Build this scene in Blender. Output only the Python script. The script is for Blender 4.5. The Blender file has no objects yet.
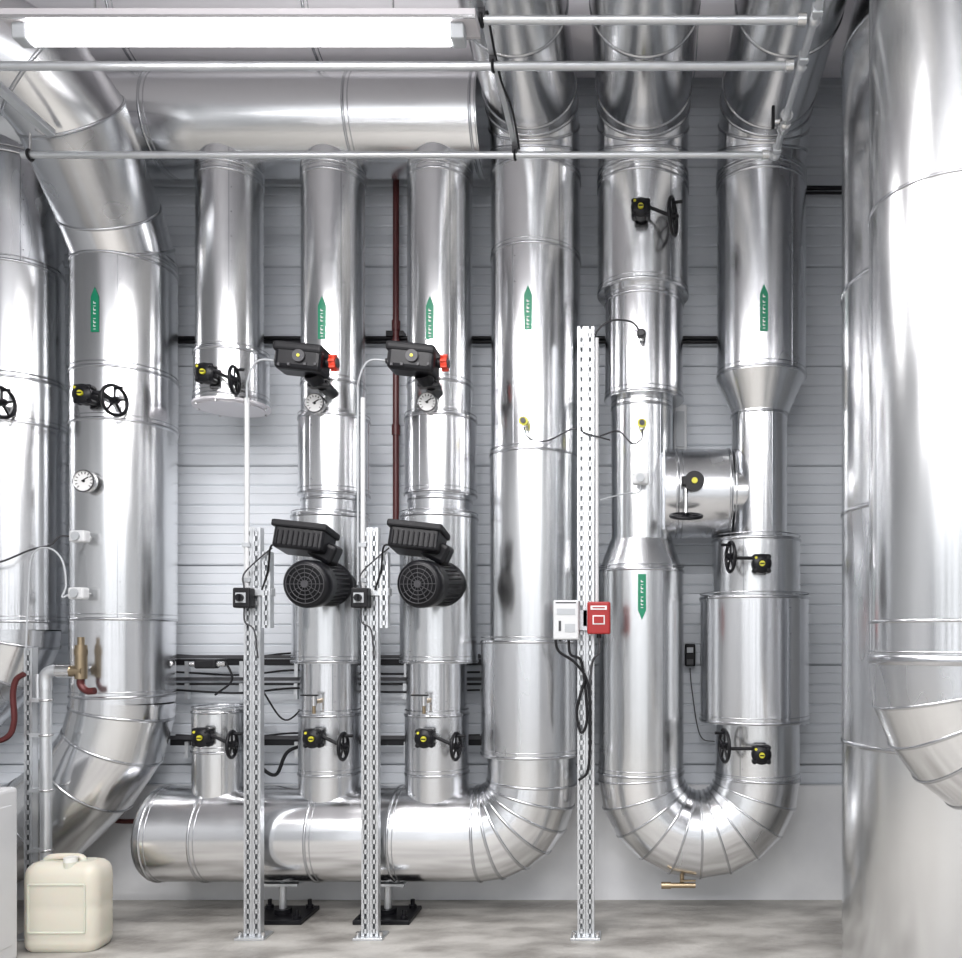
import bpy, bmesh, math, random
from mathutils import Vector, Matrix
random.seed(7)
F=850.0; CX=635.0; HY=640.0; H=1.50; DM=4.6
def W(px,py,D): return Vector(((px-CX)*D/F, D, H+(HY-py)*D/F))
def S(p,D=DM): return p*D/F
def SV(p,c,D=DM): return p*D/F*math.cos(math.atan((c-CX)/F))   # true radius of an off-axis vertical cylinder
scene=bpy.context.scene
# ---------------------------------------------------------------- materials
def mat(name,col,rough=0.5,metal=0.0,emis=None,es=0,spec=0.5):
    m=bpy.data.materials.new(name); m.use_nodes=True
    b=m.node_tree.nodes['Principled BSDF']
    b.inputs['Base Color'].default_value=(*col,1); b.inputs['Roughness'].default_value=rough
    b.inputs['Metallic'].default_value=metal
    b.inputs['Specular IOR Level'].default_value=spec
    if emis: b.inputs['Emission Color'].default_value=(*emis,1); b.inputs['Emission Strength'].default_value=es
    return m
def noisy(m,scale=(8,8,8),c0=None,c1=None,r0=None,r1=None,bump=0,bs=None,detail=6,p0=.35,p1=.68):
    nt=m.node_tree; b=nt.nodes['Principled BSDF']
    tc=nt.nodes.new('ShaderNodeTexCoord'); mp=nt.nodes.new('ShaderNodeMapping'); mp.inputs['Scale'].default_value=scale
    nt.links.new(tc.outputs['Object'],mp.inputs['Vector'])
    n=nt.nodes.new('ShaderNodeTexNoise'); n.inputs['Scale'].default_value=1; n.inputs['Detail'].default_value=detail
    nt.links.new(mp.outputs['Vector'],n.inputs['Vector'])
    if c0:
        cr=nt.nodes.new('ShaderNodeValToRGB'); cr.color_ramp.elements[0].position=p0; cr.color_ramp.elements[1].position=p1
        cr.color_ramp.elements[0].color=(*c0,1); cr.color_ramp.elements[1].color=(*c1,1)
        nt.links.new(n.outputs['Fac'],cr.inputs['Fac']); nt.links.new(cr.outputs['Color'],b.inputs['Base Color'])
    if r0 is not None:
        mr=nt.nodes.new('ShaderNodeMapRange'); mr.inputs['From Min'].default_value=.3; mr.inputs['From Max'].default_value=.7
        mr.inputs['To Min'].default_value=r0; mr.inputs['To Max'].default_value=r1
        nt.links.new(n.outputs['Fac'],mr.inputs['Value']); nt.links.new(mr.outputs['Result'],b.inputs['Roughness'])
    if bump:
        n2=n
        if bs:
            mp2=nt.nodes.new('ShaderNodeMapping'); mp2.inputs['Scale'].default_value=bs
            nt.links.new(tc.outputs['Object'],mp2.inputs['Vector'])
            n2=nt.nodes.new('ShaderNodeTexNoise'); n2.inputs['Scale'].default_value=1; n2.inputs['Detail'].default_value=1
            nt.links.new(mp2.outputs['Vector'],n2.inputs['Vector'])
        bp=nt.nodes.new('ShaderNodeBump'); bp.inputs['Strength'].default_value=bump; bp.inputs['Distance'].default_value=.02
        nt.links.new(n2.outputs['Fac'],bp.inputs['Height']); nt.links.new(bp.outputs['Normal'],b.inputs['Normal'])
    return m
ALU=[];ALUH=[];ALUY=[]
for i,(c,r0,r1) in enumerate([((.79,.80,.81),.18,.26),((.74,.75,.77),.21,.30),((.83,.835,.85),.15,.23)]):
    for L,bs in ((ALU,(5.5,5.5,.22)),(ALUH,(.25,5.0,5.0)),(ALUY,(3.5,.4,3.5))):
        m=mat(f'aluminium_cladding_{i}_{len(bpy.data.materials)}',c,.2,1.0)
        noisy(m,(5,5,1.5),r0=r0,r1=r1,bump=.30,bs=bs,detail=2); L.append(m)
DUCTM=mat('satin_duct',(.80,.78,.81),.42,.45)
SEAM=mat('cladding_seam',(.55,.56,.58),.25,1.0)
GALV=noisy(mat('galvanised_steel',(.66,.68,.70),.4,.85),(30,30,30),r0=.3,r1=.5)
STEEL=mat('bright_steel',(.75,.75,.75),.25,1.0)
BLK=mat('black_cast',(.006,.006,.008),.38,spec=.3)
BLK2=mat('black_plastic',(.009,.009,.011),.5,spec=.3)
DGREY=mat('dark_grey',(.045,.045,.05),.5)
MGREY=mat('mid_grey_paint',(.035,.037,.043),.5)
YEL=mat('yellow_indicator',(.62,.58,.04),.4)
RED=mat('red_plastic',(.68,.05,.02),.35)
ALRM=mat('alarm_red',(.32,.013,.013),.4)
WHT=mat('white_plastic',(.62,.63,.64),.4)
LGR=mat('light_grey_plastic',(.42,.44,.46),.45)
GRN=mat('green_label',(.0,.20,.10),.4)
PAPER=mat('white_paper',(.75,.75,.75),.6)
MAROON=mat('maroon_paint',(.08,.016,.016),.4)
COP=mat('copper',(.10,.022,.022),.35,.3)
BRASS=mat('brass',(.38,.30,.20),.35,1.0)
WALLM=noisy(mat('lamella_wall_paint',(.66,.69,.74),.5),(.7,.7,.7),c0=(.62,.65,.69),c1=(.71,.74,.78))
KERB=noisy(mat('white_plinth_paint',(.78,.79,.8),.6),(3,3,3),c0=(.67,.68,.70),c1=(.77,.78,.79))
CEILM=mat('ceiling_paint',(.76,.74,.77),.7)
SIDEM=noisy(mat('side_wall_paint',(.3,.31,.33),.6),(1,1,1),c0=(.34,.35,.36),c1=(.42,.43,.44))
CAN=mat('ivory_plastic',(.64,.61,.52),.4); CAN.node_tree.nodes['Principled BSDF'].inputs['Subsurface Weight'].default_value=.2
CANC=mat('white_cap',(.75,.75,.71),.4)
TUBE=mat('lamp_diffuser',(1,1,1),.4,emis=(1,.97,.98),es=12)
LAMPB=mat('lamp_housing',(.6,.58,.6),.4)
CAB=noisy(mat('cabinet_paint',(.75,.76,.77),.45),(2,2,2),c0=(.58,.59,.60),c1=(.66,.66,.67))
FLM=mat('concrete_floor',(.4,.38,.35),.55)
noisy(FLM,(2.6,5.5,1),c0=(.25,.237,.218),c1=(.50,.485,.455),r0=.3,r1=.6,bump=.2,bs=(25,25,25),detail=12,p0=.36,p1=.62)

# ---------------------------------------------------------------- mesh builder
def frame(d):
    d=d.normalized(); a=Vector((0,0,1)) if abs(d.z)<.9 else Vector((0,1,0))
    u=a.cross(d).normalized(); v=d.cross(u).normalized(); return d,u,v
class B:
    def __init__(s,name): s.name=name; s.v=[]; s.f=[]; s.m=[]; s.sm=[]; s.mats=[]
    def mi(s,m):
        if m not in s.mats: s.mats.append(m)
        return s.mats.index(m)
    def add(s,vs,fs,m,smooth=False):
        o=len(s.v); s.v+= [tuple(x) for x in vs]; k=s.mi(m)
        for f in fs: s.f.append([i+o for i in f]); s.m.append(k); s.sm.append(smooth)
    def strip(s,r1,r2,m,smooth=True):
        n=len(r1); s.add(list(r1)+list(r2),[(i,(i+1)%n,n+(i+1)%n,n+i) for i in range(n)],m,smooth)
    def rings(s,rs,m,smooth=True):
        n=len(rs[0]); vs=[p for r in rs for p in r]; fs=[]
        for k in range(len(rs)-1):
            for i in range(n): j=(i+1)%n; fs.append((k*n+i,k*n+j,(k+1)*n+j,(k+1)*n+i))
        s.add(vs,fs,m,smooth)
    def ngon(s,r,m): s.add(r,[tuple(range(len(r)))],m)
    def circ(s,c,d,r,n=24):
        d,u,v=frame(d); return [c+u*(r*math.cos(2*math.pi*i/n))+v*(r*math.sin(2*math.pi*i/n)) for i in range(n)]
    def cyl(s,p0,p1,r0,m,r1=None,n=24,caps=True,smooth=True):
        p0=Vector(p0);p1=Vector(p1); r1=r0 if r1 is None else r1; d=p1-p0
        a=s.circ(p0,d,r0,n); b=s.circ(p1,d,r1,n); s.strip(a,b,m,smooth)
        if caps: s.ngon(a[::-1],m); s.ngon(b,m)
    def lathe(s,p0,d,prof,m,n=32,smooth=True):
        p0=Vector(p0); d=Vector(d).normalized()
        s.rings([s.circ(p0+d*h,d,max(r,1e-4),n) for h,r in prof],m,smooth)
    def bead(s,c,d,r,w=.008,b=.005,m=None,n=64):
        s.lathe(c,d,[(-w,r),(-w*.6,r+b),(w*.6,r+b),(w,r)],m or SEAM,n)
        s.lathe(Vector(c)+Vector(d)*.026,d,[(-.003,r),(-.002,r+.002),(.002,r+.002),(.003,r)],m or SEAM,n)
    def torus(s,c,ax,R,r,m,n=32,k=10):
        c=Vector(c); d,u,v=frame(Vector(ax)); rs=[]
        for i in range(n+1):
            a=2*math.pi*i/n; e=u*math.cos(a)+v*math.sin(a)
            rs.append([c+e*(R+r*math.cos(2*math.pi*j/k))+d*(r*math.sin(2*math.pi*j/k)) for j in range(k)])
        s.rings(rs,m)
    def box(s,c,size,m,rot=None,bev=0.0,seg=2):
        bm=bmesh.new(); bmesh.ops.create_cube(bm,size=1)
        for v in bm.verts: v.co=Vector((v.co.x*size[0],v.co.y*size[1],v.co.z*size[2]))
        if bev: bmesh.ops.bevel(bm,geom=list(bm.edges),offset=bev,segments=seg,affect='EDGES',profile=.5)
        bm.verts.index_update()
        R=rot or Matrix.Identity(3); c=Vector(c)
        s.add([c+R@v.co for v in bm.verts],[[v.index for v in f.verts] for f in bm.faces],m,False)
        bm.free()
    def sphere(s,c,r,m,n=20,k=12,sc=(1,1,1)):
        c=Vector(c); rs=[]
        for j in range(k+1):
            t=math.pi*j/k; rs.append([c+Vector((sc[0]*r*math.sin(t)*math.cos(2*math.pi*i/n),sc[1]*r*math.sin(t)*math.sin(2*math.pi*i/n),sc[2]*r*math.cos(t))) for i in range(n)])
        s.rings(rs,m)
    def tube(s,pts,r,m,n=10,res=8,smoothpath=True):
        P=[Vector(p) for p in pts]
        if smoothpath and len(P)>2:
            Q=[2*P[0]-P[1]]+P+[2*P[-1]-P[-2]]; out=[]
            for i in range(1,len(Q)-2):
                for k in range(res):
                    t=k/res; a,b,c,d=Q[i-1],Q[i],Q[i+1],Q[i+2]
                    out.append(.5*((2*b)+(c-a)*t+(2*a-5*b+4*c-d)*t*t+(3*b-a-3*c+d)*t**3))
            out.append(P[-1]); P=out
        up=None; rs=[]
        for i,p in enumerate(P):
            d=(P[min(i+1,len(P)-1)]-P[max(i-1,0)]).normalized()
            if up is None: _,u,v=frame(d)
            else:
                u=(up-d*up.dot(d)).normalized(); v=d.cross(u)
            up=u; rs.append([p+u*(r*math.cos(2*math.pi*j/n))+v*(r*math.sin(2*math.pi*j/n)) for j in range(n)])
        s.rings(rs,m); s.ngon(rs[0][::-1],m); s.ngon(rs[-1],m)
    def mitre(s,pts,r,m,n=64,beads=True,caps=(True,True),b=.005,w=.008):
        P=[Vector(p) for p in pts]; N=len(P)-1
        dirs=[(P[i+1]-P[i]).normalized() for i in range(N)]
        rad=r if isinstance(r,(list,tuple)) else [r]*(N+1)
        for i in range(N):
            d,u,v=frame(dirs[i]); mm=m[i%len(m)] if isinstance(m,list) else m
            if mm in ALU and abs(d.x)>.8: mm=ALUH[ALU.index(mm)]
            if mm in ALU and abs(d.y)>.8: mm=ALUY[ALU.index(mm)]
            ends=[]
            for k in (i,i+1):
                if k==0: nn=dirs[0]
                elif k==N: nn=dirs[-1]
                else: nn=(dirs[k-1]+dirs[k]).normalized()
                ring=[]
                for j in range(n):
                    off=u*(rad[k]*math.cos(2*math.pi*j/n))+v*(rad[k]*math.sin(2*math.pi*j/n))
                    ring.append(P[k]+off-d*(off.dot(nn)/d.dot(nn)))
                ends.append((ring,nn))
            s.strip(ends[0][0],ends[1][0],mm)
            if i==0 and caps[0]: s.ngon(ends[0][0][::-1],mm)
            if i==N-1 and caps[1]: s.ngon(ends[1][0],mm)
            if beads and i<N-1:
                ring,nn=ends[1]; rr=rad[i+1]; c=P[i+1]
                o=[c+(p-c)*(1+b/rr) for p in ring]
                s.rings([[p-nn*w for p in ring],[p-nn*w*.6 for p in o],[p+nn*w*.6 for p in o],[p+nn*w for p in ring]],SEAM)
    def done(s,parent=None):
        xs=[Vector(p) for p in s.v]
        lo=Vector([min(p[i] for p in xs) for i in range(3)]); hi=Vector([max(p[i] for p in xs) for i in range(3)])
        c=(lo+hi)/2
        me=bpy.data.meshes.new(s.name); me.from_pydata([tuple(p-c) for p in xs],[],s.f)
        for m in s.mats: me.materials.append(m)
        me.polygons.foreach_set('material_index',s.m); me.polygons.foreach_set('use_smooth',s.sm); me.update()
        ob=bpy.data.objects.new(s.name,me); scene.collection.objects.link(ob); ob.location=c
        if parent: ob.parent=parent
        return ob
Zv=Vector((0,0,1))
def vsec(b,secs,D=DM,seam=None):
    for i,(c,y0,y1,r0,r1,mi) in enumerate(secs):
        p0=W(c,y0,D);p1=W(c,y1,D)
        b.cyl(p0,p1,SV(r0,c,D),ALU[mi],r1=SV(r1,c,D),n=72)
        if r0==r1 and y1-y0>35:
            a=(-.55 if i%2 else .5)+(.15*math.sin(c))
            r=SV(r0,c,D); e=Vector((math.sin(a),-math.cos(a),0))
            b.box((p0+p1)/2+e*(r+.0005),(.006,.002,(p0-p1).length),SEAM,rot=Matrix.Rotation(a,3,'Z'))
            n=int((p0-p1).length/.12)
            for k in range(n):
                q=p0+(p1-p0)*((k+.5)/n)+e*(r+.002)+Vector((math.cos(a),math.sin(a),0))*.012
                b.cyl(q,q+e*.002,.0035,SEAM,n=6)
def rings(b,c,ys,r,D=DM,mm=None):
    for y in ys: b.bead(W(c,y,D),Zv,SV(r,c,D),m=mm)
def arc(c,u,v,R,a0,a1,n):
    return [c+u*(R*math.cos(a0+(a1-a0)*i/n))+v*(R*math.sin(a0+(a1-a0)*i/n)) for i in range(n+1)]
X=Vector((1,0,0));Y=Vector((0,1,0));Z=Zv

# ---------------------------------------------------------------- room shell
def plane_box(name,lo,hi,m):
    b=B(name); lo=Vector(lo);hi=Vector(hi); b.box((lo+hi)/2,hi-lo,m); return b.done()
XL,XR,YB,YF,ZT=-5.2,3.1,4.95,-4.5,5.6
plane_box('floor',(XL,YF,-.15),(XR,YB+.2,0),FLM)
plane_box('ceiling',(XL,YF,ZT),(XR,YB+.2,ZT+.15),CEILM)
plane_box('wall_left',(XL-.15,YF,0),(XL,YB+.2,ZT),SIDEM)
plane_box('wall_right',(XR,YF,0),(XR+.15,YB+.2,ZT),SIDEM)
b=B('wall_back')
zk=.66; prof=[]; z=zk; pitch=.116; k=0
while z<ZT:
    prof+=[(YB+.009,z),(YB+.003,z+.005),(YB,z+.012),(YB+.001,z+pitch*.55),(YB+.005,z+pitch*.57),(YB+.0005,z+pitch*.60),(YB+.001,z+pitch-.006)]
    if k%5==0: prof+=[(YB+.03,z+pitch-.005),(YB+.03,z+pitch)]
    z+=pitch;k+=1
vs=[];fs=[]
for (yy,zz) in prof: vs+=[(XL,yy,zz),(XR,yy,zz)]
for i in range(len(prof)-1): fs.append((2*i,2*i+1,2*i+3,2*i+2))
b.add(vs,fs,WALLM)
b.box(((XL+XR)/2,YB+.12,ZT/2),(XR-XL,.1,ZT),WALLM)
b.done()
plane_box('baseboard_back',(XL,4.905,0),(XR,YB+.06,zk),KERB)

# ---------------------------------------------------------------- ducts & header
b=B('supply_manifold_duct')
yc=126
b.cyl(W(-200,yc,DM),W(484,yc,DM),S(47),ALUH[0],n=72)
for x in (-60,165,358,478): b.bead(W(x,yc,DM),X,S(47))
b.done()
b=B('ceiling_duct')
b.cyl(Vector((XL+.02,4.6,4.89)),Vector((XR-.02,4.6,4.89)),.29,DUCTM,n=72)
for x in range(-5,3): b.bead(Vector((x+.3,4.6,4.89)),X,.29)
b.done()

b=B('return_manifold_pipe')
yh=833
cE=532; Rb=S(52); zc=W(cE,yh,DM)
cen=Vector((zc.x-Rb,DM,zc.z+Rb))
path=[W(cE,758,DM)]+arc(cen,X,-Z,Rb,0,math.pi/2,6)+[W(165,yh,DM)]
b.mitre(path,[S(44)]*2+[S(45),S(46),S(47),S(47),S(47),S(47),S(47)],[ALU[0],ALU[2]])
lp=W(165,yh,DM)
b.lathe(lp,-X,[(0,S(47)),(.02,S(47)),(.045,S(44)),(.06,S(38)),(.065,.001)],ALUH[1],n=64)
for x in (212,322,400): b.bead(W(x,yh,DM),X,S(47))
b.bead(lp,X,S(47))
b.done()

def ipipe(secs,rg,name='insulated_pipe',D=DM,extra=None):
    b=B(name); vsec(b,secs,D)
    for (c,r,ys) in rg: rings(b,c,ys,r,D)
    if extra: extra(b)
    return b.done()
# A far left
def exA(b):
    p=[W(18,628,DM),W(17,640,DM),W(5,668,DM),W(-30,700,DM),W(-90,735,DM)]
    b.mitre(p,SV(45,18),[ALU[1],ALU[0]])
ipipe([(20,130,275,46,46,1),(20,275,385,47,47,0),(20,385,432,49,49,0),(20,432,630,48,48,2)],[(20,47,[170,275]),(20,49,[387,430]),(20,48,[622])],extra=exA)
# B
def exB(b):
    p=[W(125,262,DM),W(123,252,4.58),W(109,212,4.47),W(71,115,4.08),W(38,72,3.95),W(-25,38,3.85),W(-170,10,3.8)]
    b.mitre(p,[SV(54,124)]*7,[ALU[0],ALU[2],ALU[1]])
    q=[W(124,700,DM),W(123,712,DM),W(114,745,DM),W(90,780,DM),W(48,818,DM),W(-15,845,DM),W(-120,848,DM)]
    b.mitre(q,[SV(54,123)]*4+[SV(56,123)]*3,[ALU[2],ALU[0]])
ipipe([(125,262,378,54.5,54.5,0),(125,378,432,55,55,2),(125,432,620,54.5,54.5,0),(124,620,702,54,54,2)],[(125,54.5,[264,272]),(125,55,[380,430]),(125,54.5,[620]),(124,54,[695])],extra=exB)
# C1 with blind flange
def exC1(b):
    p=W(232,406,DM); b.cyl(p,p-Z*.012,SV(40,232),DUCTM,n=64); b.cyl(p-Z*.012,p-Z*.020,SV(34,232),DUCTM,n=64)
    for k in range(8):
        a=k*math.pi/4; q=p+Vector((math.cos(a),math.sin(a),0))*SV(37,232); b.cyl(q-Z*.024,q,.007,STEEL,n=6)
ipipe([(230,118,356,34.5,34.5,0),(232,356,406,38.5,38.5,2)],[(230,34.5,[176,184]),(232,38.5,[358,402])],extra=exC1)
# C2,C3
for c,d in ((333.5,0),(440,0)):
    o=c-333
    ipipe([(c,118,420,32.5,32.5,0),(c+1,420,498,36,36,2),(c,498,516,32,32,1),(c-3+o*0.02,516,663,39,39,0),(c-3,663,712,30.5,30.5,2),(c-3,712,824,32,32,1)],
      [(c,32.5,[176,184,388]),(c+1,36,[422,496]),(c,32,[502]),(c-3+o*0.02,39,[519,661]),(c-3,32,[714,772])])
# short stub
ipipe([(220,708,824,28.5,28.5,0)],[(220,28.5,[711,750])],name='insulated_pipe_stub')
# overhead
def overhead(c,r,y0=176):
    def ex(b):
        R=.30; p=W(c,y0,DM); cen=Vector((p.x,DM-R,p.z))
        pts=[p+Z*-.02]+arc(cen,Y,Z,R,0,math.pi/2,4)
        e=pts[-1]
        pts+= [Vector((e.x,3.75,e.z)),Vector((e.x,3.0,e.z)),Vector((e.x,2.1,e.z)),Vector((e.x,0.6,e.z)),Vector((e.x,-1.5,e.z))]
        b.mitre(pts,S(r),[ALU[0],ALU[1],ALU[2]])
    return ex
ipipe([(536,172,262,44.5,44.5,0),(536,262,458,44.5,44.5,2),(535,458,640,44.5,44.5,0),(532.5,640,754,51,51,1),(532,754,785,44,44,0)],
  [(536,44.5,[182,262]),(535,44.5,[458]),(532.5,51,[642,752])],extra=overhead(536,44))
# F + U bend + G
ipipe([(643,172,298,45,45,0),(644,298,402,39,39,2),(642,402,541,30.5,30.5,0),(641,541,571,31,42,1),(641,571,774,42.5,42.5,0)],
  [(643,45,[184,192,296]),(644,39,[306,400]),(642,30.5,[410]),(641,42.5,[572,771])],extra=overhead(643,44.5))
ipipe([(761,172,380,44.5,44.5,1),(760,380,415,44.5,28,0),(759,415,540,28,28,2),(756,540,597,44,44,0),(754,597,721,54.5,54.5,2),(757,721,778,42.5,42.5,0)],
  [(761,44.5,[182,190,378]),(759,28,[417]),(756,44,[542]),(754,54.5,[599,719]),(757,42.5,[776])],extra=overhead(761,44))
b=B('u_bend_pipe')
cu=W(699,776,DM); Ru=S(58)
pts=[cu-X*Ru+Z*.02]+arc(cu,-X,-Z,Ru,0,math.pi,10)+[cu+X*Ru+Z*.02]
b.mitre(pts,S(42.5),[ALU[0],ALU[2],ALU[1]],w=.006,b=.004)
p=W(682,872,4.5); b.cyl(p,p-Z*.06,.012,BRASS); b.cyl(p+Vector((-.06,-.02,-.065)),p+Vector((.07,-.02,-.065)),.014,BRASS)
b.cyl(p+Vector((-.11,-.02,-.065)),p+Vector((-.06,-.02,-.065)),.018,BRASS); b.box(p+Vector((.03,-.02,-.04)),(.08,.012,.008),BRASS)
b.done()
b=B('bypass_pipe')
b.cyl(W(664,494,DM),W(729,494,DM),S(44),ALUH[1],n=64); b.bead(W(727,494,DM),X,S(44)); b.bead(W(676,494,DM),X,S(44))
b.cyl(W(729,494,DM),W(745,494,DM),S(25),ALUH[0],n=48)
b.done()
# right hand big pipes
b=B('large_insulated_pipe')
D=3.7; c=958; R=S(113,D); p=W(c,60,D)
cen=p+X*.75
b.mitre([Vector((p.x,D,.0)),W(c,742,D),W(c,512,D),W(c,290,D)]+arc(cen,-X,Z,.75,0,math.pi/2,4)+[Vector((XR-.03,D,p.z+.75))],R,[ALU[0],ALU[1],ALU[0],ALU[2]],w=.010)
b.done()
b=B('elbow_drop_pipe')
D=2.85; c=951; R=S(79,D); p=W(c,668,D); Rr=S(80,D)
cen=p+X*Rr
ptop=Vector((p.x,D,ZT-.02))
b.mitre([ptop,W(c,212,D),W(c,622,D),p+Z*.03]+arc(cen,-X,-Z,Rr,0,math.pi/2,6)[1:]+[Vector((XR-.02,D,p.z-Rr))],R,[ALU[0],ALU[0],ALU[2],ALU[1]],w=.006,b=.004)
b.bead(p+Z*.03,Z,R+.003,w=.016)
b.done()

# ---------------------------------------------------------------- helpers on surfaces
def surf(c,D,r,px,py):
    Xc=(c-CX)*D/F; rr=SV(r,c,D); lo,hi=-1.4,1.4
    for _ in range(40):
        t=(lo+hi)/2; x=CX+F*(Xc+rr*math.sin(t))/(D-rr*math.cos(t))
        if x<px: lo=t
        else: hi=t
    n=Vector((math.sin(t),-math.cos(t),0)); d=D-rr*math.cos(t)
    return Vector((Xc+rr*math.sin(t),d,H+(HY-py)*d/F)),n,t
def wheel(b,c,ax,R,m=BLK,t=.010):
    c=Vector(c); d,u,v=frame(Vector(ax)); b.torus(c,ax,R,t,m)
    b.cyl(c-d*.018,c+d*.018,.018,m)
    for k in range(5):
        a=2*math.pi*k/5+.3; e=u*math.cos(a)+v*math.sin(a); b.cyl(c,c+e*R,.006,m,n=8)
def gearvalve(c,r,px,py,wdx=30,wdy=0,face=.34,wr=.068,D=DM):
    b=B('butterfly_valve'); p,n,t=surf(c,D,r,px,py); n=(n+Vector((0,-1.2,0))).normalized()
    d,u,v=frame(n)
    b.cyl(p-n*.03,p+n*.04,.024,STEEL); b.cyl(p+n*.02,p+n*.035,.045,BLK,n=8)
    g=p+n*.055
    b.cyl(g-n*.02,g+n*.025,.050,BLK,n=20); b.lathe(g+n*.025,n,[(0,.046),(.008,.038),(.012,.02)],BLK)
    b.cyl(g+n*.03,g+n*.042,.014,YEL,n=16); b.box(g+n*.044,(.022,.004,.006),BLK)
    for k in range(4):
        a=math.pi/4+k*math.pi/2; q=g+n*.026+u*(.042*math.cos(a))+v*(.042*math.sin(a)); b.cyl(q,q+n*.01,.007,YEL if k==1 else BLK2,n=6)
        q2=g+u*(.05*math.cos(a))+v*(.05*math.sin(a)); b.cyl(q2-n*.02,q2+n*.02,.013,BLK,n=10)
    gx=g.y/F
    w=g+Vector((wdx*gx,-.01,-wdy*gx))
    b.box(g+Vector((.0,0,.03)),(.085,.045,.04),BLK,bev=.008)
    b.tube([g+Vector((0,0,.03)),Vector((w.x,w.y,g.z+.03)) if wdy<3 else w],.009,BLK2,smoothpath=False)
    vd=Vector((w.x,w.y,0)).normalized(); pr=Vector((vd.y,-vd.x,0)); sg=1 if wdx>0 else -1
    ax=pr*(math.sqrt(1-face*face)*sg)-vd*face
    wheel(b,w,ax,wr,t=.009); b.cyl(w,w+ax*.03,.008,BLK); hp=w+Z*wr*.8; b.cyl(hp,hp+ax*.05,.008,BLK,n=10)
    b.done()
gearvalve(20,49,-16,400,28,6,.75,.075)
gearvalve(125,55,92,398,31,6,.75,.074)
gearvalve(232,38.5,212,377,29,7)
gearvalve(643,45,641,215,32,8,wr=.088,face=.22)
gearvalve(756,44,760,565,-31,-7,wr=.075,face=.3)
gearvalve(757,42.5,760,753,-37,-9,wr=.082,face=.3) 
gearvalve(220,28.5,208,736,30,7)
gearvalve(330,32,318,737,30,8)
gearvalve(436,32,428,737,31,8)
b=B('butterfly_valve'); g=Vector(W(694,482,4.30))
b.cyl(g+Y*.15,g,.024,STEEL); b.cyl(g,g-Y*.04,.05,BLK,n=20); b.cyl(g-Y*.04,g-Y*.05,.015,YEL,n=16); b.box(g+Vector((-.03,-.01,0)),(.07,.05,.05),BLK,bev=.008)
w=W(686,516,4.27); b.tube([g+Vector((-.04,0,0)),w],.009,STEEL,smoothpath=False); wheel(b,w,(0,-.3,1),.078,t=.009); b.done()

def gauge(c,r,px,py,R=.05,D=DM):
    b=B('dial_thermometer'); p,n,t=surf(c,D,r,px,py); n=(n+Vector((0,-1.5,0))).normalized(); d,u,v=frame(n)
    b.cyl(p-n*.02,p+n*.03,.01,BRASS); g=p+n*.03
    b.lathe(g,n,[(0,R*.7),(0,R),(.025,R),(.03,R*.95),(.03,R*.86),(.024,R*.86)],STEEL); b.ngon(b.circ(g+n*.024,n,R*.87),PAPER)
    b.ngon(b.circ(g,-n,R*.9),STEEL); b.torus(g+n*.028,n,R*.93,.003,DGREY,n=32,k=6)
    for k in range(12):
        a=math.radians(-40+k*24); e=u*math.cos(a)+v*math.sin(a); b.cyl(g+n*.0245+e*R*.6,g+n*.0245+e*R*.8,.0022,BLK,n=5)
    b.cyl(g+n*.026-u*R*.2,g+n*.026+(u*.6+v*.5)*R*.7,.0028,BLK,n=5); b.cyl(g+n*.024,g+n*.028,.007,BLK,n=10)
    b.done()
gauge(125,54.5,91,483,.058); gauge(333.5,32.5,319,406,.052); gauge(440,32.5,430,405,.052)

def label(c,r,px,y0,y1,D=DM,up=True,w=.042):
    b=B('flow_arrow_label'); p,n,t=surf(c,D,r,px,(y0+y1)/2); rr=SV(r,c,D)+.003; Xc=(c-CX)*D/F
    pt=lambda s,z,o=0: Vector((Xc+(rr+o)*math.sin(t+s/rr),D-(rr+o)*math.cos(t+s/rr),z))
    z0=W(0,y1,p.y).z; z1=W(0,y0,p.y).z; tip=.05
    za,zb=(z0,z1-tip) if up else (z0+tip,z1)
    N=6
    a=[pt(-w/2+w*i/N,za) for i in range(N+1)]; bb=[pt(-w/2+w*i/N,zb) for i in range(N+1)]
    b.add(a+bb,[(i,i+1,N+2+i,N+1+i) for i in range(N)],GRN)
    base=bb if up else a; tp=pt(0,z1 if up else z0)
    b.add(base+[tp],[(i,i+1,N+1) if up else (i+1,i,N+1) for i in range(N)],GRN)
    zz=za+.012; k=0
    while zz<zb-.015:
        hgt=.008+.004*((k*7)%3)
        b.add([pt(-.006,zz,.0012),pt(.006,zz,.0012),pt(.006,zz+hgt*.4,.0012),pt(-.006,zz+hgt*.4,.0012)],[(0,1,2,3)],PAPER)
        if k%3: b.add([pt(-.006,zz,.0012),pt(-.003,zz,.0012),pt(-.003,zz+hgt,.0012),pt(-.006,zz+hgt,.0012)],[(0,1,2,3)],PAPER)
        zz+=hgt+.006+(.010 if k%4==3 else 0); k+=1
    b.done()
label(125,54.5,95,287,332); label(333.5,32.5,322,296,339); label(440,32.5,430,296,339)
label(536,44.5,528,285,330); label(761,44.5,764,284,331); label(641,42.5,642,574,620,up=False)

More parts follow.
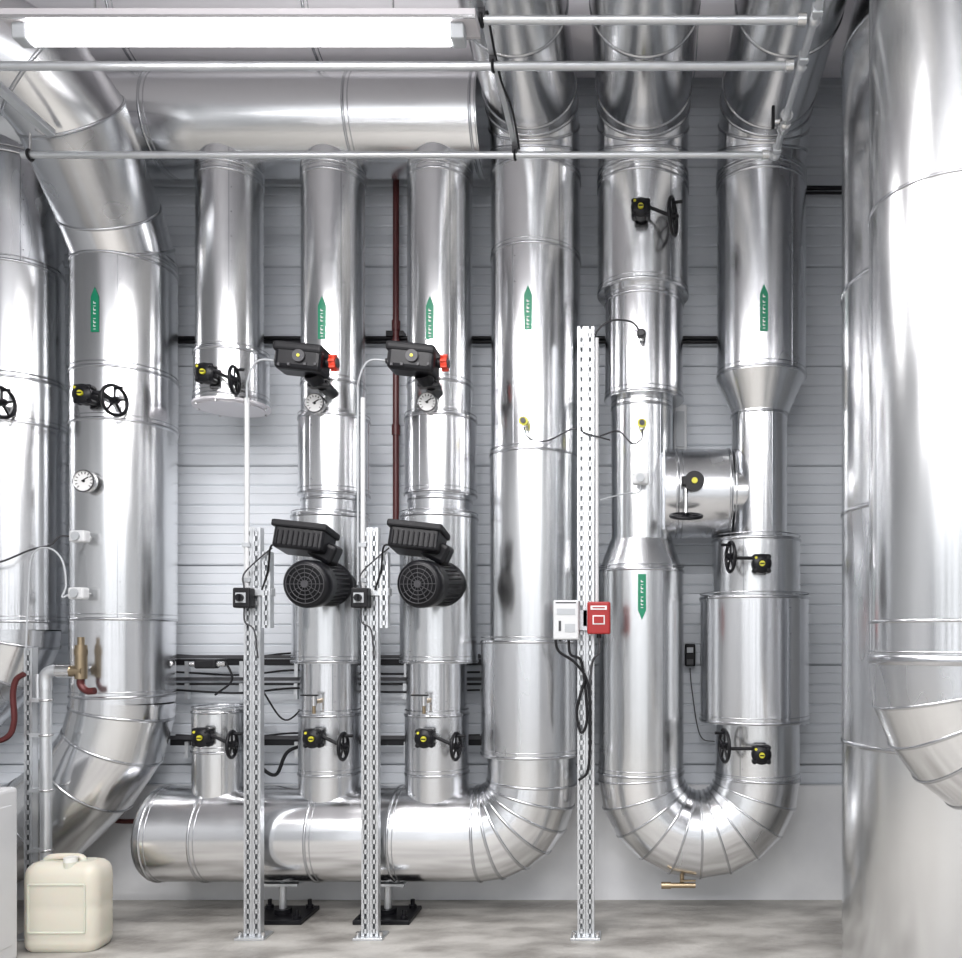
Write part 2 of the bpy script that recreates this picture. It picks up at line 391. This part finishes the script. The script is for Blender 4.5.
# ---------------------------------------------------------------- actuators
for dx in (0,111):
    b=B('valve_actuator'); g=W(303+dx,361,4.22)
    Rt=Matrix.Rotation(math.radians(6),3,'Y')
    b.box(g,(.235,.15,.13),BLK,rot=Rt,bev=.025,seg=3)
    b.box(g+Vector((0,-.001,.045)),(.245,.16,.05),BLK2,rot=Rt,bev=.018,seg=3)
    b.cyl(g+Vector((.01,-.075,.0)),g+Vector((.01,-.087,0)),.03,DGREY); b.cyl(g+Vector((.01,-.087,.0)),g+Vector((.01,-.09,0)),.008,YEL,n=12)
    for k in range(4): b.box(g+Vector((-.09+.05*k+(.03 if k>1 else 0),-.078,-.04)),(.012,.008,.012),DGREY)
    q=g+Vector((.118,0,-.01))
    b.cyl(q,q+X*.02,.025,BLK); b.cyl(q+X*.018,q+X*.035,.030,RED); b.cyl(q+X*.035,q+X*.05,.037,RED); b.cyl(q+X*.05,q+X*.056,.024,DGREY)
    for k in range(8):
        a=k*math.pi/4; b.cyl(q+X*.02+Y*.037*math.cos(a)+Z*.037*math.sin(a),q+X*.05+Y*.037*math.cos(a)+Z*.037*math.sin(a),.006,RED,n=6)
    n0=g+Vector((.045,.02,-.06))
    b.cyl(n0,n0+Vector((.012,.03,-.04)),.05,BLK,r1=.034,n=16)
    b.box(n0+Vector((.016,.045,-.045)),(.11,.06,.018),BLK,bev=.004)
    b.cyl(n0+Vector((.02,.06,-.035)),n0+Vector((.02,.22,-.035)),.03,BLK)
    b.tube([g+Vector((-.115,0,0)),W(258+dx,361,4.23),W(248+dx,380,4.25),W(247+dx,410,4.27),W(247+dx,585,4.27)],.0055,LGR)
    b.cyl(g+Vector((-.14,0,0)),g+Vector((-.115,0,0)),.013,BLK)
    b.done()
for x in (247,363):
    b=B('cable_conduit'); b.cyl(W(x,398,4.275),W(x,590,4.275),.012,WHT,n=14); 
    for y in (545,580): b.box(W(x,y,4.275),(.04,.03,.02),LGR)
    b.done()
# ---------------------------------------------------------------- pumps
for dx in (0,113):
    b=B('circulation_pump')
    fr=W(306+dx,584,4.08); bk=W(334+dx,584,4.42); ax=(bk-fr).normalized(); L=(bk-fr).length
    R=.116
    b.lathe(fr,ax,[(-.012,.02),(-.012,R*.80),(-.004,R*.93),(.01,R),(.09,R),(.09,R*.94),(.10,R*.9),(L*.8,R*.9),(L*.85,R*1.0),(L,R*.9)],BLK,n=48)
    b.ngon(b.circ(fr-ax*.012,-ax,R*.8,48),BLK2)
    d,u,v=frame(ax)
    for k in range(1,5): b.torus(fr-ax*.014,ax,R*(.12+.17*k),.0024,DGREY,n=40,k=6)
    for k in range(12):
        a=k*math.pi/6; e=u*math.cos(a)+v*math.sin(a); b.cyl(fr-ax*.014+e*R*.15,fr-ax*.014+e*R*.8,.0018,DGREY,n=5)
    b.cyl(fr-ax*.02,fr-ax*.01,.018,DGREY)
    for k in range(28):
        a=k*2*math.pi/28; e=u*math.cos(a)+v*math.sin(a)
        b.cyl(fr+ax*.1+e*R*.92,fr+ax*L*.8+e*R*.92,.005,BLK,n=6)
    g=W(305+dx,541,4.20); Rt=Matrix.Rotation(math.radians(6),3,'Y')@Matrix.Rotation(math.radians(-8),3,'X')
    b.box(g,(.245,.19,.125),BLK,rot=Rt,bev=.018,seg=3)
    b.box(g+Rt@Vector((0,-.005,.055)),(.27,.21,.035),BLK2,rot=Rt,bev=.01)
    for k in range(9): b.box(g+Rt@Vector((-.10+.025*k,-.097,-.012)),(.008,.012,.07),BLK2,rot=Rt,bev=.002,seg=1)
    b.box(g+Rt@Vector((-.02,-.06,.073)),(.1,.05,.004),LGR,rot=Rt)
    b.box(g+Vector((.09,.03,-.05)),(.13,.12,.10),BLK,bev=.02,rot=Matrix.Rotation(math.radians(25),3,'Y'))
    b.cyl(bk,bk+Y*.1,.09,BLK)
    b.tube([g+Vector((-.13,0,-.02)),g+Vector((-.17,0,-.03)),W(268+dx,570,4.24),W(262+dx,590,4.25)],.005,BLK2)
    b.done()

# ---------------------------------------------------------------- strut posts
def channel(b,x,y,z0,z1,w=.041,dep=.041,pitch=.05):
    t=.003
    for sx in (-1,1):
        b.box((x+sx*(w/2-t/2),y,(z0+z1)/2),(t,dep,z1-z0),GALV)
        b.box((x+sx*(w/2-.007),y-dep/2,(z0+z1)/2),(.014,t,z1-z0),GALV)
    z=z0+pitch/2
    while z<z1:
        b.box((x,y-dep/2,z),(w-.02,t,.022),GALV); z+=pitch
    b.box((x,y+dep/2,(z0+z1)/2),(w,t,z1-z0),GALV)
def post(px,ytop,D=4.295,double=True):
    b=B('strut_channel_post'); x=W(px,0,D).x; z1=W(px,ytop,D).z
    if double: channel(b,x-.0215,D,.01,z1); channel(b,x+.0215,D,.01,z1)
    else: channel(b,x,D,.01,z1)
    b.box((x,D,.006),(.15,.12,.012),GALV,bev=.002,seg=1)
    for sx in (-1,1):
        b.cyl((x+sx*.058,D-.03,.012),(x+sx*.058,D-.03,.035),.01,STEEL,n=6)
    return b,x,z1
for px in (254,371):
    b,x,z1=post(px,528)
    b.box(W(px+10,592,4.28),(.10,.04,.041),GALV,bev=.003,seg=1)
    xs=W(px+14,0,4.27).x
    channel(b,xs,4.27,W(0,628,4.27).z,W(0,552,4.27).z)
    b.done()
    b=B('isolator_switch'); g=W(px-10,598,4.235)
    b.box(g,(.085,.07,.10),BLK2,bev=.008); b.box(g+Vector((0,-.036,.0)),(.05,.006,.05),LGR); b.cyl(g+Vector((0,-.036,0)),g+Vector((0,-.06,0)),.018,BLK)
    b.box(g+Vector((0,-.06,0)),(.01,.02,.034),BLK)
    b.tube([g+Z*-.05,g+Vector((.005,0,-.12)),g+Vector((.05,.0,-.16)),g+Vector((.06,.02,-.3))],.004,DGREY)
    b.tube([g+Z*.05,g+Vector((0,0,.12)),g+Vector((.08,-.0,.2)),g+Vector((.14,.0,.25))],.004,DGREY)
    b.done()
b,x,z1=post(586,328); b.cyl(Vector((x+.055,4.29,W(0,610,4.29).z)),Vector((x+.055,4.29,W(0,338,4.29).z)),.010,WHT,n=12)
b.done()
b=B('control_box'); g=W(566.5,620,4.22)
b.box(g,(.126,.07,.195),WHT,bev=.008); b.box(g+Vector((0,-.0355,.04)),(.09,.003,.03),LGR); b.box(g+Vector((.02,-.036,-.04)),(.05,.003,.04),LGR)
b.box(g+Vector((-.03,-.036,-.03)),(.012,.003,.05),DGREY); b.box(g+Vector((0,-.0355,.085)),(.1,.003,.006),DGREY)
b.box(g+Vector((.05,.045,.0)),(.1,.03,.1),GALV)
b.tube([g+Z*-.1+X*.01,g+Vector((.02,0,-.17)),g+Vector((.07,.01,-.2)),g+Vector((.09,.02,-.32)),g+Vector((.1,.02,-.5)),g+Vector((.07,.02,-.56)),g+Vector((.05,.02,-.45)),g+Vector((.09,.01,-.3))],.007,BLK2)
b.tube([g+Z*-.1-X*.03,g+Vector((-.05,-.02,-.06)),g+Vector((-.04,-.02,-.15)),g+Vector((.05,.0,-.22)),g+Vector((.11,.02,-.35)),g+Vector((.11,.02,-.72)),g+Vector((.06,.02,-.8))],.007,BLK2)
b.done()
b=B('alarm_call_box'); g=W(599,618,4.22)
b.box(g,(.114,.07,.16),ALRM,bev=.008); b.box(g+Vector((0,-.036,.05)),(.08,.004,.02),PAPER); b.box(g+Vector((0,-.038,.05)),(.06,.004,.006),ALRM)
b.box(g+Vector((0,-.036,-.01)),(.06,.004,.045),PAPER); b.box(g+Vector((0,-.039,-.01)),(.048,.004,.033),ALRM); b.box(g+Vector((-.04,.045,0)),(.08,.03,.08),GALV)
b.cyl(g+Z*-.08,g+Z*-.10,.012,BLK); b.tube([g+Z*-.1,g+Vector((-.0,0,-.17)),g+Vector((-.04,.03,-.25)),g+Vector((-.05,.03,-.6))],.006,DGREY)
b.done()

# ---------------------------------------------------------------- sensors & cables
def sensor(c,r,px,py,head=YEL,box=False):
    b=B('temperature_sensor'); p,n,t=surf(c,DM,r,px,py)
    b.cyl(p-n*.02,p+n*.05,.009,STEEL)
    if box:
        b.box(p+n*.06,(.085,.05,.06),WHT,bev=.01,rot=Matrix.Rotation(t*.6,3,'Z')); b.cyl(p+n*.085,p+n*.095,.022,LGR)
    else:
        b.cyl(p+n*.04,p+n*.07,.024,head,n=16); b.cyl(p+n*.07,p+n*.08,.014,DGREY,n=16); b.cyl(p+n*.05+Z*-.03,p+n*.05,.012,STEEL,n=10)
    return b,p+n*.06
b,p=sensor(535,44.5,526,424); b.tube([p+Z*-.03,p+Vector((.03,-.01,-.09)),p+Vector((.12,-.0,-.1)),p+Vector((.25,.0,-.04)),W(588,434,4.26),W(610,440,4.3)],.004,DGREY); b.done()
b,p=sensor(642,30.5,642,426); b.tube([p+Z*-.03,p+Vector((0,-.01,-.08)),p+Vector((-.05,-.02,-.11)),p+Vector((-.12,-.03,-.05)),W(600,436,4.28)],.004,DGREY); b.done()
b,p=sensor(642,30.5,641,481,box=True); b.tube([p+Z*-.03,p+Vector((-.01,0,-.07)),p+Vector((-.08,-.02,-.08)),W(600,500,4.28)],.004,LGR); b.done()
b,p=sensor(644,39,642,338,head=BLK); b.tube([p,p+Vector((-.05,0,.06)),p+Vector((-.15,-.02,.06)),W(598,330,4.3),W(592,345,4.3)],.005,DGREY); b.done()
b,p=sensor(125,54.5,89,538,box=True); b.tube([p-X*.04,p+Vector((-.1,0,.0)),W(50,545,4.3),W(30,550,4.3),W(0,562,4.28),W(-30,566,4.28)],.005,DGREY); b.done()
b,p=sensor(125,54.5,88,594,box=True); b.tube([p-X*.04,p+Vector((-.07,-.02,-.02)),W(66,585,4.3),W(62,560,4.3),W(48,548,4.3),W(32,556,4.3),W(28,600,4.3),W(26,650,4.3)],.005,LGR); b.done()

# ---------------------------------------------------------------- wall items
b=B('sprinkler_riser_pipe')
b.cyl(W(396,180,4.87),W(396,528,4.87),.018,MAROON,n=16)
for y in (326,345,430): b.cyl(W(396,y-5,4.87),W(396,y+5,4.87),.024,MAROON,n=16)
b.box(W(396,335,4.9),(.10,.06,.03),BLK); b.done()
b=B('wall_conduit'); 
for o in (0,.022): b.cyl(Vector((-2.9,4.9,W(0,338,4.9).z-o)),Vector((.6,4.9,W(0,338,4.9).z-o)),.011,BLK2,n=10)
b.cyl(Vector((.95,4.9,W(0,188,4.9).z)),Vector((2.3,4.9,W(0,188,4.9).z)),.013,BLK2,n=10)
b.cyl(Vector((.95,4.9,W(0,193,4.9).z)),Vector((2.3,4.9,W(0,193,4.9).z)),.009,BLK2,n=10)
b.done()
b=B('cable_tray')
for y,D in ((662,4.84),(684,4.86),(742,4.84)):
    z=W(0,y,D).z; x0=W(172,0,D).x; x1=W(484,0,D).x
    b.box(((x0+x1)/2,D,z),(x1-x0,.04,.034 if y!=684 else .012),BLK2)
    b.box(((x0+x1)/2,D-.03,z+.03),(x1-x0,.004,.02),DGREY)
    x=x0+.1
    while x<x1:
        b.box((x,D-.02,z-.04),(.02,.03,.09),GALV); x+=.31
for y in (655,672,690,735): b.tube([W(176,y,4.82),W(240,y+3,4.82),W(300,y-2,4.82),W(390,y+2,4.82),W(480,y,4.82)],.006,BLK2)
b.tube([W(252,760,4.8),W(275,775,4.8),W(290,750,4.8),W(330,742,4.8)],.010,BLK2)
b.tube([W(262,690,4.8),W(285,720,4.8),W(310,700,4.8)],.005,BLK2)
b.box(W(207,664,4.74),(.12,.06,.05),BLK2,bev=.01); b.cyl(W(190,664,4.74),W(226,664,4.74),.016,STEEL)
b.tube([W(225,660,4.74),W(232,680,4.74),W(215,695,4.74)],.006,BLK2)
b.done()
for x in (314,424):
    b=B('vent_ball_valve'); p=W(x,702,4.36)
    b.cyl(p+Y*.12,p,.012,BRASS); b.cyl(p-Z*.02,p+Z*.03,.014,STEEL); b.box(p+Vector((-.02,-.01,.035)),(.09,.014,.008),BLK2); b.cyl(p-Z*.06,p-Z*.02,.009,BRASS); b.done()
b=B('wall_switch'); b.box(W(690,655,4.9),(.06,.05,.13),BLK2,bev=.008); b.box(W(690,650,4.87),(.035,.02,.03),LGR); b.box(W(690,662,4.87),(.035,.02,.03),DGREY)
b.tube([W(690,668,4.9),W(692,690,4.9),W(700,735,4.9),W(716,742,4.9)],.003,DGREY); b.done()
b=B('terminal_box'); b.box(W(680,429,4.87),(.075,.08,.26),WHT,bev=.006); b.box(W(680,429,4.82),(.05,.004,.2),LGR); b.done()

# ---------------------------------------------------------------- pipe feet
for x in (283,388):
    b=B('pipe_support_foot'); p=Vector((W(x,0,DM).x,DM,0)); zt=W(0,yh,DM).z-S(47)
    b.cyl(p+Z*.012,p+Z*(zt+.01),.020,GALV); b.box(p+Z*.012,(.30,.26,.024),BLK,bev=.003,seg=1)
    b.cyl(p+Z*.024,p+Z*.05,.045,BLK); b.box(p+Z*(zt-.012),(.20,.12,.014),GALV)
    for sx in (-1,1):
        for sy in (-1,1):
            q=p+Vector((sx*.11,sy*.09,.02)); b.cyl(q,q+Z*.05,.012,BLK,n=6); b.cyl(q,q+Z*.02,.022,BLK,n=6)
    b.done()

# ---------------------------------------------------------------- left corner small pipework
b,x,z1=post(31,648,D=4.285,double=False); b.done()
b=B('bypass_pipework')
D=4.27
b.cyl(W(46,672,D),W(46,870,D),.026,GALV); b.cyl(W(38,674,D),W(38,700,D),.012,GALV)
b.tube([W(46,690,D),W(46,676,D),W(52,671,D),W(62,671,D)],.030,GALV)
b.cyl(W(58,671,D),W(72,671,D),.036,STEEL,n=8)
b.cyl(W(72,671,D),W(84,671,D),.028,BRASS)
q=W(81,665,D); b.cyl(q-Z*.07,q+Z*.10,.028,BRASS,n=10); b.cyl(q+Z*.10,q+Z*.14,.016,BRASS); b.cyl(q+Z*.05,q+Z*.08,.034,BRASS,n=6)
b.tube([q-Z*.06,q+Vector((0,0,-.1)),q+Vector((.03,0,-.13)),q+Vector((.07,0,-.13))],.018,COP)
for y in (700,735,790,850): b.torus(W(46,y,D),Z,.027,.006,STEEL,n=20,k=6); b.box(W(38,y,D),(.07,.03,.02),GALV)
b.tube([W(-20,745,4.2),W(6,738,4.2),W(14,722,4.2),W(13,695,4.2),W(16,680,4.2),W(24,674,4.2)],.014,COP)
b.done()
b=B('heating_pipe'); b.tube([W(106,790,4.86),W(107,815,4.86),W(118,821,4.86),W(150,821,4.86)],.014,MAROON); b.done()

# white cabinet (near left)
b=B('floor_cabinet'); x1=W(19,0,4.0).x; z1=W(0,786,4.0).z
b.box((x1-.3,3.85,z1/2),(.6,.30,z1),CAB,bev=.02,seg=3); b.box((x1-.3,3.696,z1/2),(.52,.012,z1-.1),CAB,bev=.004); b.cyl((x1-.08,3.67,z1*.6),(x1-.08,3.67,z1*.6+.1),.006,STEEL)
b.box((x1+.001,3.85,z1*.5),(.006,.2,z1-.16),CAB,bev=.002,seg=1); b.done()

# jerrycan
b=B('plastic_canister'); w=S(76,4.08); dp=.185; cc=W(63,0,4.11); cc=Vector((cc.x,4.155,0))
def rr(wx,wy,rad,z,n=6):
    pts=[]
    for (sx,sy,a0) in ((1,1,0),(-1,1,90),(-1,-1,180),(1,-1,270)):
        for k in range(n+1):
            a=math.radians(a0+90*k/n); pts.append(cc+Vector(((wx/2-rad)*sx+rad*math.cos(a),(wy/2-rad)*sy+rad*math.sin(a),z)))
    return pts
lv=[(.0,.88,.80),(.008,.93,.90),(.025,.98,.97),(.05,1,1),(.06,.985,.98),(.075,1,1),(.20,1,1),(.215,.985,.98),(.23,1,1),(.34,1,1),(.375,.985,.97),(.40,.94,.88),(.418,.84,.7),(.426,.7,.5)]
b.rings([rr(w*a,dp*c_,.06*min(a,c_)*.95,z) for z,a,c_ in lv],CAN); 
b.ngon(rr(w*.7,dp*.5,.03,.426),CAN); b.ngon(rr(w*.88,dp*.8,.045,0)[::-1],CAN)
for (dx_,dz,sx,sz) in ((0,.33,.27,.01),(0,.10,.27,.01),(-.135,.215,.01,.23),(.135,.215,.01,.23)):
    b.box(cc+Vector((dx_,-dp/2-.001,dz)),(sx,.008,sz),CAN,bev=.003)
b.tube([cc+Vector((-.12,0,.40)),cc+Vector((-.09,0,.437)),cc+Vector((.05,0,.440)),cc+Vector((.08,0,.40))],.016,CAN,n=12)
b.cyl(cc+Vector((.04,-.05,.40)),cc+Vector((.04,-.05,.43)),.030,CAN); b.cyl(cc+Vector((.04,-.05,.428)),cc+Vector((.04,-.05,.452)),.030,CANC,n=18)
b.done()

# ---------------------------------------------------------------- suspended rails (galvanised tubes)
b=B('suspended_gas_pipe')
zr=H+485*3.9/F
def RX(px,D): return (px-CX)*D/F
D1,D2,D3=3.9,485*3.9/574,485*3.9/620
b.cyl((RX(22,D1),D1,zr),(RX(776,D1),D1,zr),.015,GALV)
b.cyl((RX(-60,D2),D2,zr),(RX(790,D2),D2,zr),.016,GALV)
b.cyl((RX(484,D3),D3,zr),(RX(800,D3),D3,zr),.015,GALV)
x2=RX(773,D1)
b.tube([(x2,D1,zr),(x2+.01,D1-.02,zr),(x2+.01,D2+.03,zr),(x2+.01,D3-.3,zr)],.015,GALV,smoothpath=False)
for D in (D1,D2,D3):
    b.sphere((x2+.01,D,zr),.024,GALV); b.cyl((x2-.05,D,zr),(x2-.02,D,zr),.022,STEEL,n=8)
    b.box((x2+.01,D-.05,zr),(.04,.03,.04),GALV,bev=.006)
v=Vector((x2+.01,3.65,zr)); b.cyl(v-Y*.05,v+Y*.05,.028,STEEL,n=12); b.cyl(v,v-X*.05,.01,STEEL); b.box(v+Vector((-.05,0,.02)),(.012,.02,.09),BLK2); b.sphere(v+Vector((.0,0,-.01)),.028,STEEL)
b.done()
b=B('ceiling_rail_bracket')
x1_=RX(515,D1)
b.box((x1_,(D1+D3)/2-.1,zr+.045),(.022,D1-D3+.4,.022),GALV)
for D in (D1,D2,D3):
    b.torus((x1_,D,zr),X,.020,.006,BLK2,n=20,k=6); b.box((x1_,D,zr+.02),(.025,.03,.04),DGREY); b.cyl((x1_,D,zr+.03),(x1_,D,zr+.14),.006,STEEL)
b.tube([(x1_+.02,D1,zr+.03),(x1_+.03,3.6,zr+.02),(x1_+.01,3.4,zr+.03),(x1_+.02,D3,zr+.03)],.005,BLK2)
b.done()
b=B('cable_trunking')
b.box((RX(36,3.75),3.50,zr+.07),(.04,.7,.03),GALV,bev=.004)
b.torus((RX(30,3.9),3.9,zr),X,.022,.006,BLK2,n=20,k=6); b.cyl((RX(30,3.9),3.9,zr),(RX(30,3.9),3.9,zr+.1),.006,STEEL)
b.done()

# ---------------------------------------------------------------- strip lights
def strip(x0,x1,y,z,power=60,tr=.026):
    b=B('strip_light')
    b.box(((x0+x1)/2,y,z+.060),(x1-x0,.10,.035),LAMPB,bev=.004)
    for s_ in (-1,1): b.box(((x0+x1)/2,y+s_*.052,z+.045),(x1-x0,.006,.012),STEEL)
    b.cyl((x0+.08,y,z+.008),(x1-.10,y,z+.008),tr,TUBE,n=20)
    for xx in (x0+.05,x1-.07): b.box((xx,y,z+.018),(.05,.06,.06),LGR,bev=.006)
    for xx in (x0+.3,x1-.3): b.cyl((xx,y,z+.08),(xx,y,ZT),.004,STEEL,n=6)
    ob=b.done()
    l=bpy.data.lights.new('glow','AREA'); l.shape='RECTANGLE'; l.size=x1-x0-.2; l.size_y=.1; l.energy=power; l.color=(1,.98,.98)
    o=bpy.data.objects.new('glow',l); scene.collection.objects.link(o); o.parent=ob; o.location=Vector(((x0+x1)/2,y,z-.03))-ob.location
strip(RX(10,3.0),RX(478,3.0),3.0,H+600*3.0/F,power=28)
strip(-2.0,0.0,1.9,3.85,power=45)  # unseen fixture added above the frame for front-top light on the pipes
for y,pw in ((0.2,75),(-1.8,75)):  # unseen fixture rows added over and behind the camera to light the room
    strip(-3.6,-1.6,y,3.85,power=pw); strip(-.9,1.1,y,3.85,power=pw)

# unseen dark slabs added behind the camera to give the cladding reflected streaks
for i,(x,w) in enumerate(((-4.3,.35),(-3.2,.25),(-2.0,.35),(-1.0,.2),(0.1,.35),(1.2,.25),(2.3,.35))):
    b=B('reflection_slab'); b.box((x,-3.0,1.3),(w,.4,2.6),MGREY,bev=.02); b.box((x,-2.79,1.35),(w-.08,.02,2.3),MGREY,bev=.005); b.cyl((x+w/2-.06,-2.76,1.3),(x+w/2-.06,-2.76,1.5),.01,STEEL); b.done()

# ---------------------------------------------------------------- world, camera
w=bpy.data.worlds.new('world'); scene.world=w; w.use_nodes=True
bg=w.node_tree.nodes['Background']; bg.inputs['Color'].default_value=(.95,.97,1,1); bg.inputs['Strength'].default_value=1.25
cam=bpy.data.cameras.new('camera'); co=bpy.data.objects.new('camera',cam); scene.collection.objects.link(co); scene.camera=co
co.location=(0,0,H); co.rotation_euler=(math.pi/2,0,0)
cam.sensor_width=36; cam.lens=F/962*36
cam.shift_x=-(CX-481)/962; cam.shift_y=(HY-479)/962
scene.view_settings.view_transform='Standard'; scene.view_settings.look='None'
scene.view_settings.exposure=0.22
